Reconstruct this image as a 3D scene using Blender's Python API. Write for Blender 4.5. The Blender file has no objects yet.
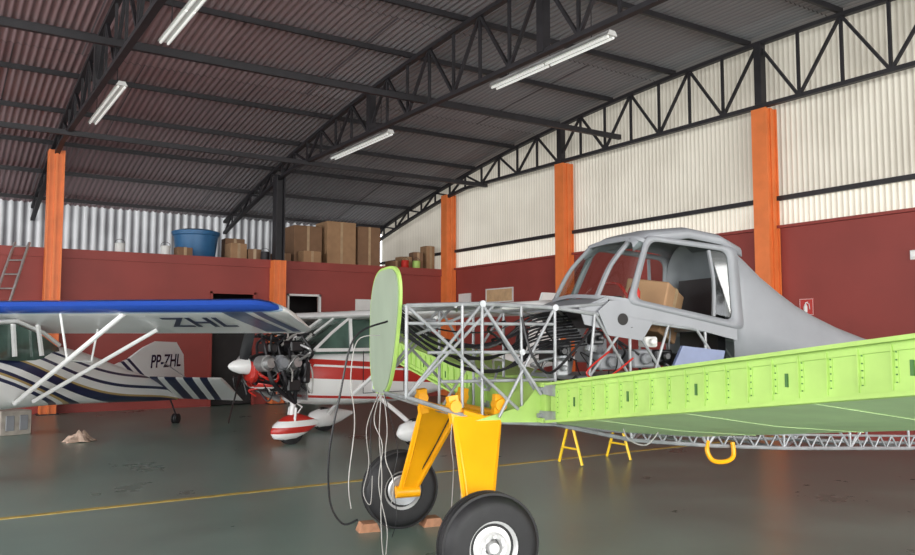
import bpy, bmesh, math, random
from mathutils import Vector, Matrix, noise
random.seed(7)
R=math.radians
scene=bpy.context.scene
scene.view_settings.view_transform='Standard'
COL=scene.collection

# ------------------------------------------------------------------ materials
def nt(name):
    m=bpy.data.materials.new(name); m.use_nodes=True
    return m,m.node_tree.nodes,m.node_tree.links,m.node_tree.nodes['Principled BSDF']
def mat(name,col,rough=.5,metal=0.,var=.12,scale=6.,bump=0.,emit=0.,col2=None,spec=None,detail=4,stretch=None):
    m,N,L,P=nt(name)
    tc=N.new('ShaderNodeTexCoord'); nz=N.new('ShaderNodeTexNoise'); nz.inputs['Scale'].default_value=scale; nz.inputs['Detail'].default_value=detail
    if stretch:
        mp=N.new('ShaderNodeMapping'); mp.inputs['Scale'].default_value=stretch; L.new(tc.outputs['Object'],mp.inputs[0]); L.new(mp.outputs[0],nz.inputs['Vector'])
    else: L.new(tc.outputs['Object'],nz.inputs['Vector'])
    mx=N.new('ShaderNodeMix'); mx.data_type='RGBA'
    c2=col2 if col2 else tuple(c*(1-var*2) for c in col)
    mx.inputs[6].default_value=(*col,1); mx.inputs[7].default_value=(*c2,1)
    rp=N.new('ShaderNodeMapRange'); rp.inputs[1].default_value=.35; rp.inputs[2].default_value=.7
    L.new(nz.outputs[0],rp.inputs[0]); L.new(rp.outputs[0],mx.inputs[0]); L.new(mx.outputs[2],P.inputs['Base Color'])
    P.inputs['Roughness'].default_value=rough; P.inputs['Metallic'].default_value=metal
    if spec is not None: P.inputs['Specular IOR Level'].default_value=spec
    if bump:
        b=N.new('ShaderNodeBump'); b.inputs['Strength'].default_value=bump; b.inputs['Distance'].default_value=.02
        L.new(nz.outputs[0],b.inputs['Height']); L.new(b.outputs[0],P.inputs['Normal'])
    if emit:
        L.new(mx.outputs[2],P.inputs['Emission Color']); P.inputs['Emission Strength'].default_value=emit
    return m
def stripes(name,vec,off,stops,rough=.3,warp=0.):
    m,N,L,P=nt(name)
    tc=N.new('ShaderNodeTexCoord'); d=N.new('ShaderNodeVectorMath'); d.operation='DOT_PRODUCT'; d.inputs[1].default_value=vec
    L.new(tc.outputs['Object'],d.inputs[0])
    a=N.new('ShaderNodeMath'); a.inputs[1].default_value=off; L.new(d.outputs['Value'],a.inputs[0]); out=a.outputs[0]
    if warp:
        s=N.new('ShaderNodeSeparateXYZ'); L.new(tc.outputs['Object'],s.inputs[0])
        w=N.new('ShaderNodeMath'); w.operation='SINE'; L.new(s.outputs[0],w.inputs[0])
        w2=N.new('ShaderNodeMath'); w2.operation='MULTIPLY_ADD'; w2.inputs[1].default_value=warp
        L.new(w.outputs[0],w2.inputs[0]); L.new(out,w2.inputs[2]); out=w2.outputs[0]
    r=N.new('ShaderNodeValToRGB'); r.color_ramp.interpolation='CONSTANT'
    els=r.color_ramp.elements
    while len(els)<len(stops): els.new(.5)
    for e,(p,c) in zip(els,stops): e.position=p; e.color=(*c,1)
    L.new(out,r.inputs[0]); L.new(r.outputs[0],P.inputs['Base Color']); P.inputs['Roughness'].default_value=rough
    return m
def glass(name,tint=(.8,.9,.85),f=.18):
    m,N,L,P=nt(name); N.remove(P); o=N['Material Output']
    t=N.new('ShaderNodeBsdfTransparent'); t.inputs[0].default_value=(*tint,1)
    g=N.new('ShaderNodeBsdfGlossy'); g.inputs['Roughness'].default_value=.05
    x=N.new('ShaderNodeMixShader'); x.inputs[0].default_value=f
    L.new(t.outputs[0],x.inputs[1]); L.new(g.outputs[0],x.inputs[2]); L.new(x.outputs[0],o.inputs[0]); return m

WHITE=(.8,.8,.79); NAVY=(.015,.022,.07); REDP=(.48,.03,.022)
m_maroon=mat('maroon_wall_paint',(.27,.043,.034),.6,var=.08,scale=1.2)
m_orange=mat('orange_paint',(.8,.2,.05),.5,var=.08,scale=3)
m_steel=mat('dark_truss_paint',(.02,.018,.022),.55,var=.2)
m_sheet_grey=mat('grey_paint',(.25,.26,.28),.5,var=.06,scale=4)
m_tube=mat('silver_tube_paint',(.37,.385,.4),.4,.25,var=.18,scale=9)
m_green=mat('green_primer',(.41,.62,.15),.55,var=.08,scale=5)
m_mint=mat('mint_primer',(.74,.95,.5),.5,var=.05,scale=4)
m_dgreen=mat('dark_green_slot',(.06,.17,.04),.6)
m_yellow=mat('yellow_paint',(.95,.42,.003),.35,var=.04)
m_yellow2=mat('light_yellow_paint',(1.,.66,.03),.4,var=.04)
m_rubber=mat('black_rubber',(.012,.012,.014),.6,var=.2,scale=15,bump=.1)
m_white=mat('white_gloss_paint',WHITE,.25,var=.03)
m_hub=mat('silver_wheel_paint',(.7,.7,.7),.3,.3,var=.06)
m_whitem=mat('white_matte',(.7,.7,.68),.5,var=.05)
m_navy=mat('navy_paint',NAVY,.25)
m_red=mat('red_paint',REDP,.25,var=.05)
m_black=mat('black_plastic',(.012,.012,.014),.4)
m_alu=mat('bare_aluminium',(.42,.42,.42),.38,.7,var=.12,scale=20)
m_card=mat('cardboard',(.36,.21,.11),.8,var=.08,scale=5)
m_card2=mat('cardboard_dark',(.22,.12,.065),.8,var=.08,scale=5)
m_tape=mat('packing_tape',(.45,.31,.18),.4)
m_wood=mat('rough_wood',(.45,.22,.12),.7,var=.2,scale=14)
m_tank=mat('blue_tank_plastic',(.025,.13,.29),.45,var=.08)
m_conc=mat('concrete',(.42,.38,.33),.85,var=.15,scale=9,bump=.2)
m_cloth=mat('tan_rag_cloth',(.5,.36,.28),.9,var=.2,scale=12,bump=.4)
m_cable=mat('grey_cable',(.42,.41,.39),.6)
m_dark=mat('dark_interior',(.02,.018,.018),.8)
m_glass=glass('clear_canopy_plastic',(.74,.8,.78),.12)
m_cabglass=mat('reflective_cabin_glass',(.1,.17,.14),.06,var=.4,scale=1.5)
m_win=mat('dark_tinted_glass',(.09,.13,.12),.06,var=.3,scale=2)
m_line=mat('yellow_floor_paint',(.55,.39,.08),.5,var=.2,scale=9)
m_tubewhite=mat('lamp_tube_glass',(.85,.85,.82),.3,emit=.4,var=.02)
m_beige=mat('beige_sign_board',(.6,.4,.22),.6)
m_lilac=mat('blue_grey_sheet',(.16,.2,.34),.4,var=.1)

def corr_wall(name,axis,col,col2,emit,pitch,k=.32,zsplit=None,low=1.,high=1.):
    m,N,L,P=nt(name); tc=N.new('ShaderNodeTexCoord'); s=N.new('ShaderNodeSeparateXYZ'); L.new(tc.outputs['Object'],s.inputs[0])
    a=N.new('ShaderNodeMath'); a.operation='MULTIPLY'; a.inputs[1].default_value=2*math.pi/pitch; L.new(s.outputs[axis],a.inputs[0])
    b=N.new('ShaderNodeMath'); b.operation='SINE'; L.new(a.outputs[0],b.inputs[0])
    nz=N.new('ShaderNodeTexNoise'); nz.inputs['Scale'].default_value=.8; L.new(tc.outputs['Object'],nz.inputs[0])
    c=N.new('ShaderNodeMath'); c.operation='MULTIPLY_ADD'; c.inputs[1].default_value=k; L.new(b.outputs[0],c.inputs[0]); L.new(nz.outputs[0],c.inputs[2])  # sine bands put the ribs' light and shade into colour and glow
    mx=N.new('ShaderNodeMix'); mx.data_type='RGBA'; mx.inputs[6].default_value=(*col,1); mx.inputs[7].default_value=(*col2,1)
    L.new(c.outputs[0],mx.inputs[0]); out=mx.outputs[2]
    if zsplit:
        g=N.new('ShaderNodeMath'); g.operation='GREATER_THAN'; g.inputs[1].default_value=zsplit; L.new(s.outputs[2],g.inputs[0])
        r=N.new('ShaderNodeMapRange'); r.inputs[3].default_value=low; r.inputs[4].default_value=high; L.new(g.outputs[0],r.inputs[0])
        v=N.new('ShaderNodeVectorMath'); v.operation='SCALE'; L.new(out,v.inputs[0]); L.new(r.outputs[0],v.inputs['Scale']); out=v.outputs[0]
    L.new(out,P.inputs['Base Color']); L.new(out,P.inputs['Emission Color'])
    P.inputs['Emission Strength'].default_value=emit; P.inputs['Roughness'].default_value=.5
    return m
m_clad=corr_wall('glowing_white_sheeting',1,(.72,.68,.59),(.47,.43,.36),.38,.1,.34,4.02,1.15,.86)  # emission stands in for daylight coming through the sheets
m_cladrear=corr_wall('glowing_rear_sheeting',0,(.66,.68,.7),(.12,.12,.13),.36,.22,.55)  # backlight painted in as emission, nothing shines through this sheet

def roof_mat():
    m,N,L,P=nt('corrugated_roof_sheet'); tc=N.new('ShaderNodeTexCoord')
    def brick(c1,c2):
        br=N.new('ShaderNodeTexBrick'); br.inputs['Scale'].default_value=1; br.inputs['Brick Width'].default_value=2.1; br.inputs['Row Height'].default_value=3.8
        br.inputs['Color1'].default_value=(*c1,1); br.inputs['Color2'].default_value=(*c2,1); br.inputs['Mortar'].default_value=(.1,.09,.1,1); br.inputs['Mortar Size'].default_value=.012
        L.new(tc.outputs['Object'],br.inputs[0]); return br
    br=brick((.32,.32,.34),(.25,.235,.245)); br2=brick((.35,.23,.24),(.28,.17,.18))
    s=N.new('ShaderNodeSeparateXYZ'); L.new(tc.outputs['Object'],s.inputs[0])
    q=N.new('ShaderNodeMapRange'); q.inputs[1].default_value=3; q.inputs[2].default_value=8; L.new(s.outputs[0],q.inputs[0])
    mx=N.new('ShaderNodeMix'); mx.data_type='RGBA'; L.new(q.outputs[0],mx.inputs[0]); L.new(br2.outputs[0],mx.inputs[6]); L.new(br.outputs[0],mx.inputs[7])
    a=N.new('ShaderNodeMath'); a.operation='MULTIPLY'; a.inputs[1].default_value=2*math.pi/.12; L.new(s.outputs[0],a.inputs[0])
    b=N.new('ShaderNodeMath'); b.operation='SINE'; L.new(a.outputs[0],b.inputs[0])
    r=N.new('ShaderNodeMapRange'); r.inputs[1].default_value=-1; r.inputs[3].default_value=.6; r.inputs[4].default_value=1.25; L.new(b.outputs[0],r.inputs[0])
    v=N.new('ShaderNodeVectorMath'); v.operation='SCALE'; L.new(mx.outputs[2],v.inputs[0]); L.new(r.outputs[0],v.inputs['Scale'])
    L.new(v.outputs[0],P.inputs['Base Color']); P.inputs['Roughness'].default_value=.4; P.inputs['Metallic'].default_value=.15
    return m
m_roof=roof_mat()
def floor_mat():
    m,N,L,P=nt('green_epoxy_floor'); tc=N.new('ShaderNodeTexCoord')
    n1=N.new('ShaderNodeTexNoise'); n1.inputs['Scale'].default_value=.7; n1.inputs['Detail'].default_value=8; n1.inputs['Roughness'].default_value=.65
    L.new(tc.outputs['Object'],n1.inputs[0])
    cr=N.new('ShaderNodeValToRGB'); e=cr.color_ramp.elements; e[0].position=.3; e[0].color=(.12,.185,.16,1); e[1].position=.72; e[1].color=(.21,.285,.25,1)
    L.new(n1.outputs[0],cr.inputs[0]); L.new(cr.outputs[0],P.inputs['Base Color'])
    r=N.new('ShaderNodeMapRange'); r.inputs[3].default_value=.19; r.inputs[4].default_value=.42; L.new(n1.outputs[0],r.inputs[0]); L.new(r.outputs[0],P.inputs['Roughness'])
    P.inputs['Specular IOR Level'].default_value=.5
    return m
m_floor=floor_mat()

# ------------------------------------------------------------------ mesh builder
class M:
    def __init__(s): s.v=[]; s.f=[]; s.m=[]
    def add(s,vs,fs,m=0):
        o=len(s.v); s.v+= [tuple(v) for v in vs]
        for f in fs: s.f.append([i+o for i in f]); s.m.append(m)
    def box(s,c,d,m=0,rot=None):
        x,y,z=[k/2 for k in d]; P=[Vector((a*x,b*y,e*z)) for a in(-1,1) for b in(-1,1) for e in(-1,1)]
        if rot is not None: P=[rot@p for p in P]
        c=Vector(c); s.add([p+c for p in P],[(0,1,3,2),(4,6,7,5),(0,4,5,1),(2,3,7,6),(0,2,6,4),(1,5,7,3)],m)
    def beam(s,p,q,w,h,m=0,up=(0,0,1)):
        p=Vector(p);q=Vector(q);d=(q-p).normalized();u=Vector(up)
        if abs(d.dot(u))>.98: u=Vector((1,0,0))
        a=d.cross(u).normalized()*w/2; b=a.cross(d).normalized()*h/2
        vs=[p+a+b,p-a+b,p-a-b,p+a-b,q+a+b,q-a+b,q-a-b,q+a-b]
        s.add(vs,[(0,1,2,3),(7,6,5,4),(0,4,5,1),(1,5,6,2),(2,6,7,3),(3,7,4,0)],m)
    def path(s,pts,r,n=8,m=0,smooth=False,ph=0.):
        pts=[Vector(p) for p in pts]
        if smooth and len(pts)>2:
            o=[];P=[pts[0]]+pts+[pts[-1]]
            for i in range(1,len(P)-2):
                a,b,c,d=P[i-1:i+3]
                for k in range(6):
                    t=k/6; o.append(.5*((2*b)+(c-a)*t+(2*a-5*b+4*c-d)*t*t+(3*b-a-3*c+d)*t**3))
            o.append(pts[-1]); pts=o
        rr=r if isinstance(r,(list,tuple)) else [r]*len(pts)
        if len(rr)!=len(pts): rr=[rr[0]+(rr[-1]-rr[0])*i/(len(pts)-1) for i in range(len(pts))]
        rings=[]; prev=None
        for i,p in enumerate(pts):
            d=(pts[min(i+1,len(pts)-1)]-pts[max(i-1,0)]).normalized()
            if prev is None:
                u=Vector((0,0,1)) if abs(d.z)<.9 else Vector((1,0,0)); a=d.cross(u).normalized()
            else: a=(prev-d*prev.dot(d)).normalized()
            prev=a;b=d.cross(a)
            rings.append([p+(a*math.cos(2*math.pi*k/n+ph)+b*math.sin(2*math.pi*k/n+ph))*rr[i] for k in range(n)])
        s.loft(rings,m)
    def bar(s,pts,w,t,m=0,smooth=True,nrm=(0,1,0)):
        pts=[Vector(p) for p in pts]
        if smooth:
            o=[];P=[pts[0]]+pts+[pts[-1]]
            for i in range(1,len(P)-2):
                a,b,c,d=P[i-1:i+3]
                for k in range(5):
                    q=k/5; o.append(.5*((2*b)+(c-a)*q+(2*a-5*b+4*c-d)*q*q+(3*b-a-3*c+d)*q**3))
            o.append(pts[-1]); pts=o
        N=Vector(nrm).normalized(); rings=[]
        for i,p in enumerate(pts):
            d=(pts[min(i+1,len(pts)-1)]-pts[max(i-1,0)]).normalized(); a=d.cross(N).normalized()*w/2; n2=a.cross(d).normalized()*t/2
            rings.append([p+a+n2,p-a+n2,p-a-n2,p+a-n2])
        s.loft(rings,m)
    def tube(s,p,q,r,n=8,m=0): s.path([p,q],r,n,m)
    def loft(s,rings,m=0,closed=True,cap=True):
        n=len(rings[0]); vs=[p for r in rings for p in r]; fs=[]
        for i in range(len(rings)-1):
            for k in range(n if closed else n-1):
                j=(k+1)%n; fs.append((i*n+k,i*n+j,(i+1)*n+j,(i+1)*n+k))
        if cap and closed: fs.append(tuple(range(n))[::-1]); fs.append(tuple((len(rings)-1)*n+k for k in range(n)))
        s.add(vs,fs,m)
    def lathe(s,prof,o,d,n=24,m=0):
        o=Vector(o);d=Vector(d).normalized();u=Vector((0,0,1)) if abs(d.z)<.9 else Vector((1,0,0))
        a=d.cross(u).normalized();b=d.cross(a)
        s.loft([[o+d*h+(a*math.cos(2*math.pi*k/n)+b*math.sin(2*math.pi*k/n))*max(r,1e-4) for k in range(n)] for r,h in prof],m)
    def plate(s,poly,th,m=0):
        th=Vector(th); P=[Vector(p) for p in poly]; n=len(P)
        s.add(P+[p+th for p in P],[tuple(range(n))[::-1],tuple(range(n,2*n))]+[(k,(k+1)%n,n+(k+1)%n,n+k) for k in range(n)],m)
    def grid(s,f,nu,nv,m=0):
        vs=[f(i/nu,j/nv) for i in range(nu+1) for j in range(nv+1)]
        s.add(vs,[(i*(nv+1)+j,(i+1)*(nv+1)+j,(i+1)*(nv+1)+j+1,i*(nv+1)+j+1) for i in range(nu) for j in range(nv)],m)
    def obj(s,name,mats,parent=None,label=None,cat=None,smooth=True,ang=.7,solid=0,**kw):
        me=bpy.data.meshes.new(name); me.from_pydata(s.v,[],s.f)
        if not isinstance(mats,(list,tuple)): mats=[mats]
        for k in mats: me.materials.append(k)
        me.polygons.foreach_set('material_index',s.m)
        bm=bmesh.new(); bm.from_mesh(me); bmesh.ops.recalc_face_normals(bm,faces=bm.faces); bm.to_mesh(me); bm.free()
        if smooth:
            me.polygons.foreach_set('use_smooth',[True]*len(me.polygons)); me.set_sharp_from_angle(angle=ang)
        o=bpy.data.objects.new(name,me); COL.objects.link(o)
        if parent: o.parent=parent
        if solid:
            sm=o.modifiers.new('solid','SOLIDIFY'); sm.thickness=solid; sm.offset=0
        tag(o,label,cat,**kw); return o
def tag(o,label=None,cat=None,**kw):
    if label: o['label']=label
    if cat: o['category']=cat
    for k,v in kw.items(): o[k]=v
def empty(name,loc,yaw,label,cat,**kw):
    e=bpy.data.objects.new(name,None); COL.objects.link(e); e.location=loc; e.rotation_euler=(0,0,R(yaw)); e.empty_display_size=.3
    tag(e,label,cat,**kw); return e
def sub(name,parent,loc=(0,0,0),label=None):
    e=bpy.data.objects.new(name,None); COL.objects.link(e); e.parent=parent; e.location=loc
    if label: e['label']=label
    return e
def textmesh(body,size,shear=0,bold=0,extr=.002):
    cu=bpy.data.curves.new('t','FONT'); cu.body=body; cu.size=size; cu.extrude=extr; cu.align_x='CENTER'; cu.align_y='CENTER'; cu.shear=shear; cu.offset=bold
    t=bpy.data.objects.new('t_tmp',cu); COL.objects.link(t)
    bpy.context.view_layer.update()
    me=bpy.data.meshes.new_from_object(t.evaluated_get(bpy.context.evaluated_depsgraph_get()))
    bpy.data.objects.remove(t); me.materials.clear(); return me
def text(body,size,name,mt,parent,Mx,extr=.002,shear=0,label=None,bold=0):
    me=textmesh(body,size,shear,bold,extr); me.materials.append(mt)
    o=bpy.data.objects.new(name,me); COL.objects.link(o); o.parent=parent; o.matrix_local=Mx
    if label: o['label']=label
    return o
def frame(o,x,y):
    x=Vector(x).normalized(); y=Vector(y); y=(y-x*y.dot(x)).normalized(); z=x.cross(y)
    m=Matrix((x,y,z)).transposed().to_4x4(); m.translation=Vector(o); return m

# ------------------------------------------------------------------ building
XR=12.35; YB=19.2; YR=23.5; ZM=3.52
roof=lambda y:6.95-.0076*(y-8)**2
b=M(); b.box((0,7.5,-.1),(60,50,.2)); b.obj('floor',m_floor,smooth=False,kind='structure')
b=M(); b.box((0,8.35,.002),(24,.09,.004)); b.obj('trim_1',m_line,smooth=False,kind='structure')
b=M()
def wall_x(b,x0,x1,y,z0,z1,th,holes):
    xs=sorted([x0,x1]+[h[0] for h in holes]+[h[1] for h in holes])
    for a,c in zip(xs[:-1],xs[1:]):
        hs=[h for h in holes if h[0]<=a+1e-6 and h[1]>=c-1e-6]
        if not hs: b.box(((a+c)/2,y+th/2,(z0+z1)/2),(c-a,th,z1-z0))
        else:
            h=hs[0]
            if h[2]>z0: b.box(((a+c)/2,y+th/2,(z0+h[2])/2),(c-a,th,h[2]-z0))
            b.box(((a+c)/2,y+th/2,(h[3]+z1)/2),(c-a,th,z1-h[3]))
wall_x(b,-12,XR,YB,0,ZM-.2,.2,[(5.6,6.7,0,2.7),(7.5,8.4,0,2.7),(11.0,11.6,1.1,2.5)])
b.obj('wall_back',m_maroon,smooth=False,kind='structure')
b=M(); b.box((.15,21.2,ZM-.1),(24.3,4.1,.2)); b.obj('floor_upper',m_maroon,smooth=False,kind='structure')
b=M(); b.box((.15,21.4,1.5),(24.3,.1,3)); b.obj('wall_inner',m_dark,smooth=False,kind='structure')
def doorframe(name,x0,x1,z1,mt,inner,mull=0):
    b=M(); w=.05
    for x in (x0+w/2,x1-w/2): b.box((x,YB-.0,z1/2),(w,.1,z1))
    b.box(((x0+x1)/2,YB-.0,z1-w/2),(x1-x0,.1,w)); b.box(((x0+x1)/2,YB-.0,z1-.55),(x1-x0-.1,.06,.04))
    for i in range(mull): b.box((x0+(i+1)*(x1-x0)/(mull+1),YB-.02,z1/2),(.05,.08,z1))
    b.box(((x0+x1)/2,YB+.1,z1/2-.3),(x1-x0-.1,.04,z1-.65),1)
    b.obj(name,[mt,inner],smooth=False,kind='structure')
doorframe('door_1',5.6,6.7,2.7,m_maroon,m_dark,0)
doorframe('door_2',7.5,8.4,2.7,m_whitem,m_dark,0)
b=M(); b.box((11.3,YB+.05,1.8),(.6,.04,1.4),1)
for x in(11.0,11.6): b.box((x,YB,1.8),(.05,.1,1.45))
for z in(1.1,2.5): b.box((11.3,YB,z),(.6,.1,.05))
b.obj('window_1',[m_whitem,m_win],smooth=False,kind='structure')
b=M(); b.box((XR+.1,7.9,ZM/2),(.2,31.2,ZM)); b.box((XR-.02,13,ZM+.0),(.1,21,.05)); b.obj('wall_right',m_maroon,smooth=False,kind='structure')
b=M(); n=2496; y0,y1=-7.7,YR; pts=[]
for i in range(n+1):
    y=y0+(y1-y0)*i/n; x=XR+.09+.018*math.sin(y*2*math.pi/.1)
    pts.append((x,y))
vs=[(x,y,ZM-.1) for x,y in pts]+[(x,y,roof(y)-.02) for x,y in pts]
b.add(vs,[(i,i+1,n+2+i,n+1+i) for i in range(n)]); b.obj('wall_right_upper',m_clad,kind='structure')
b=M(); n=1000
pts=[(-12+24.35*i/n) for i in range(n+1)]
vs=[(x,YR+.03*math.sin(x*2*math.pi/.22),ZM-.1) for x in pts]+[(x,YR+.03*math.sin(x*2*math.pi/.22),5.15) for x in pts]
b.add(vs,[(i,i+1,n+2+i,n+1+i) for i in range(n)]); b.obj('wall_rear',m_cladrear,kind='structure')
b=M(); nx,ny=1640,16
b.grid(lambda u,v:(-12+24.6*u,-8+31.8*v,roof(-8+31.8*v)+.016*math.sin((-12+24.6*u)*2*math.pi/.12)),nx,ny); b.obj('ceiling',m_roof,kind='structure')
def column(loc,zs,label):
    e=empty('column',(loc[0],loc[1],0),0,label,'column',group='hangar columns')
    b=M(); s=.3
    b.box((0,0,zs/2),(.05,s,zs)); b.box((-.14,0,zs/2),(.03,s,zs)); b.box((.14,0,zs/2),(.03,s,zs)); b.box((0,-.1,zs/2),(.28,.04,zs)); b.box((0,.1,zs/2),(.28,.04,zs))
    b.obj('shaft',m_orange,e,smooth=False)
    b=M(); b.box((0,0,.01),(.42,.38,.02)); b.obj('base_plate',m_steel,e,smooth=False)
    if zs<5: 
        b=M(); b.box((-.1,0,(zs+5.6)/2),(.03,.26,5.6-zs)); b.box((.1,0,(zs+5.6)/2),(.03,.26,5.6-zs)); b.box((0,0,(zs+5.6)/2),(.2,.03,5.6-zs)); b.obj('upper_post',m_steel,e,smooth=False)
    return e
column((2.2,YB-.16),5.6,'tall orange steel column holding a roof truss')
column((7.2,YB-.16),3.5,'orange column with black steel upper post beside boxes')
for y in (YB-.16,14.1,8.75,3.5): column((XR-.17,y),5.6,'tall orange column against the maroon and white wall')
def truss(x,label):
    e=empty('roof_truss',(x,8,5.6),0,label,'roof truss',group='roof trusses')
    zt=lambda y:roof(y)-.17; zb=lambda y:min(5.65,zt(y)-.32)
    ys=[-7.5+i*.775 for i in range(40)]+[YR-.1]
    T=lambda y,z:(0,y-8,z-5.6)
    b=M()
    for a,c in zip(ys[:-1],ys[1:]): b.beam(T(a,zt(a)),T(c,zt(c)),.1,.07)
    b.obj('top_chord',m_steel,e,smooth=False); b=M()
    for a,c in zip(ys[:-1],ys[1:]): b.beam(T(a,zb(a)),T(c,zb(c)),.1,.07)
    b.obj('bottom_chord',m_steel,e,smooth=False); b=M()
    for i,(a,c) in enumerate(zip(ys[:-1],ys[1:])):
        b.beam(T(a,zt(a)),T(a,zb(a)),.05,.04)
        if i%2: b.beam(T(a,zt(a)),T(c,zb(c)),.05,.045)
        else: b.beam(T(a,zb(a)),T(c,zt(c)),.05,.045)
    for y in (3.5,8.75,14.1): b.beam(T(y,zt(y)),T(y,zb(y)),.14,.14)
    b.obj('web_bracing',m_steel,e,smooth=False)
truss(2.2,'black lattice roof truss on an orange column')
truss(7.2,'black lattice roof truss above the boxes')
truss(12.1,'black lattice truss along the white cladding')
y=YR-.5; 
while y>-7:
    b=M(); b.box((0,0,0),(24.2,.025,.09)); b.box((0,.02,.04),(24.2,.05,.008)); b.box((0,.02,-.04),(24.2,.05,.008))
    o=b.obj('roof_purlin',m_steel,smooth=False,label='black steel purlin running under the roof sheets',cat='purlin',group='roof purlins'); o.location=(.1,y,roof(y)-.07); y-=1.75
for y,z in ((12.3,5.86),(17.2,5.6)):
    b=M(); b.box((0,0,0),(24.2,.08,.1)); o=b.obj('tie_beam',m_steel,smooth=False,label='long black steel tie beam between trusses',cat='beam',group='tie beams'); o.location=(.1,y,z)
b=M(); b.box((0,0,0),(.06,31,.08)); o=b.obj('wall_girt',m_steel,smooth=False,label='dark steel rail across the white cladding',cat='rail'); o.location=(XR-.02,8,4.02)
def lamp(x,y,L=2.75):
    z=5.68
    e=empty('fluorescent_lamp',(x,y,z),0,'long white twin-tube fluorescent batten hung from the roof','ceiling lamp',group='fluorescent lamps')
    b=M(); b.plate([(-.09,-L/2,.0),(.09,-L/2,.0),(.05,-L/2,.07),(-.05,-L/2,.07)],(0,L,0)); b.obj('housing',m_white,e,smooth=False)
    for sx in(-.05,.05):
        for (a,c) in ((-L/2+.03,-.03),(.03,L/2-.03)):
            b=M(); b.tube((sx,a,-.02),(sx,c,-.02),.018); b.obj('tube',m_tubewhite,e)
    for sy in(-L*.35,L*.35):
        b=M(); hh=roof(y+sy)-z-.02; b.tube((0,sy,.06),(0,sy,hh),.008,6); b.obj('hanger',m_steel,e)
for x,y in((7.6,9.15),(7.6,15.4),(2.5,15.1),(2.6,10.0)): lamp(x,y)

# ------------------------------------------------------------------ mezzanine items
def cbox(x,y,w,d,h,rot,mt,label,z=ZM,name='cardboard_box'):
    e=empty(name,(x,y,z),rot,label,'box',group='stored cartons')
    b=M(); b.box((0,0,h/2),(w,d,h)); o=b.obj('carton',mt,e,smooth=False)
    bv=o.modifiers.new('b','BEVEL'); bv.width=.01
    b=M(); b.box((0,-d/2-.002,h/2),(.07,.004,h*.98)); b.box((0,0,h+.002),(.07,d,.004)); b.obj('tape',m_tape,e,smooth=False)
    return e
cbox(6.4,19.85,.42,.4,.42,4,m_card,'small brown carton stacked beside the blue tank')
cbox(6.84,19.85,.34,.4,.3,-6,m_card2,'small dark brown carton beside the blue tank')
cbox(6.5,20.4,.5,.35,.6,0,m_card2,'brown carton behind the small ones')
cbox(5.0,19.4,.36,.25,.2,8,m_card2,'low brown carton in front of the blue tank')
cbox(7.55,19.8,.4,.4,.24,3,m_card2,'low flat carton behind the black post')
cbox(8.26,20.05,.78,.7,1.0,0,m_card2,'large brown carton beside the black post')
cbox(9.15,19.95,.84,.75,1.16,1,m_card,'tallest brown carton on the ledge')
cbox(9.97,19.9,.66,.7,1.08,0,m_card2,'tall brown carton at the end of the stack')
cbox(8.2,19.45,.5,.3,.3,5,m_card,'small carton in front of a large one')
for x,w,h,r,mt,l in ((11.2,.35,.35,4,m_card,'small carton in the cluttered corner'),(11.6,.3,.5,-8,m_card2,'dark carton in the cluttered corner'),(11.98,.28,.7,2,m_card,'upright carton in the cluttered corner'),(10.85,.28,.22,9,m_card2,'tiny carton in the cluttered corner')):
    cbox(x,19.85,w,.35,h,r,mt,l)
for i,(x,mt,l) in enumerate(((11.36,m_green,'green paint can on the cluttered ledge'),(4.6,m_whitem,'small white bucket near the tank'),(3.6,m_whitem,'small white bucket on the ledge'),(11.0,m_red,'red paint can on the cluttered ledge'),(7.0,m_steel,'dark paint can beside the black post'))):
    e=empty('paint_can',(x,19.42,ZM),0,l,'can'); b=M(); b.lathe([(.001,0),(.1,0),(.11,.02),(.11,.2),(.115,.21),(.1,.22),(.001,.22)],(0,0,0),(0,0,1),16); b.obj('can_body',mt,e)
    b=M(); b.path([(-.11,0,.18),(-.09,0,.27),(0,0,.31),(.09,0,.27),(.11,0,.18)],.006,6,smooth=True); b.obj('handle',m_steel,e)
e=empty('water_tank',(5.52,20.25,ZM),0,'round blue plastic water tank with lid','tank')
b=M(); b.lathe([(.001,0),(.43,0),(.47,.1),(.53,.58),(.56,.6),(.56,.64),(.53,.66),(.001,.66)],(0,0,0),(0,0,1),32); b.obj('tank_body',m_tank,e)
b=M(); b.lathe([(.58,.64),(.58,.69),(.4,.74),(.15,.77),(.001,.77)],(0,0,0),(0,0,1),32); b.obj('lid',m_tank,e)
e=empty('ladder',(.62,18.25,0),0,'aluminium ladder leaning against the maroon wall','ladder')
B0=Vector((0,0,0)); T0=Vector((1.0,.85,3.6)); sd=Vector((.32,-.2,0))
for k in(-.5,.5):
    b=M(); b.beam(B0+sd*k,T0+sd*k*.8,.05,.03); b.obj('rail',m_alu,e,smooth=False)
for i in range(12):
    b=M(); t=(i+.7)/12; c=B0.lerp(T0,t); b.tube(c-sd*.48*(1-.2*t),c+sd*.48*(1-.2*t),.016); b.obj('rung',m_alu,e)

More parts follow.
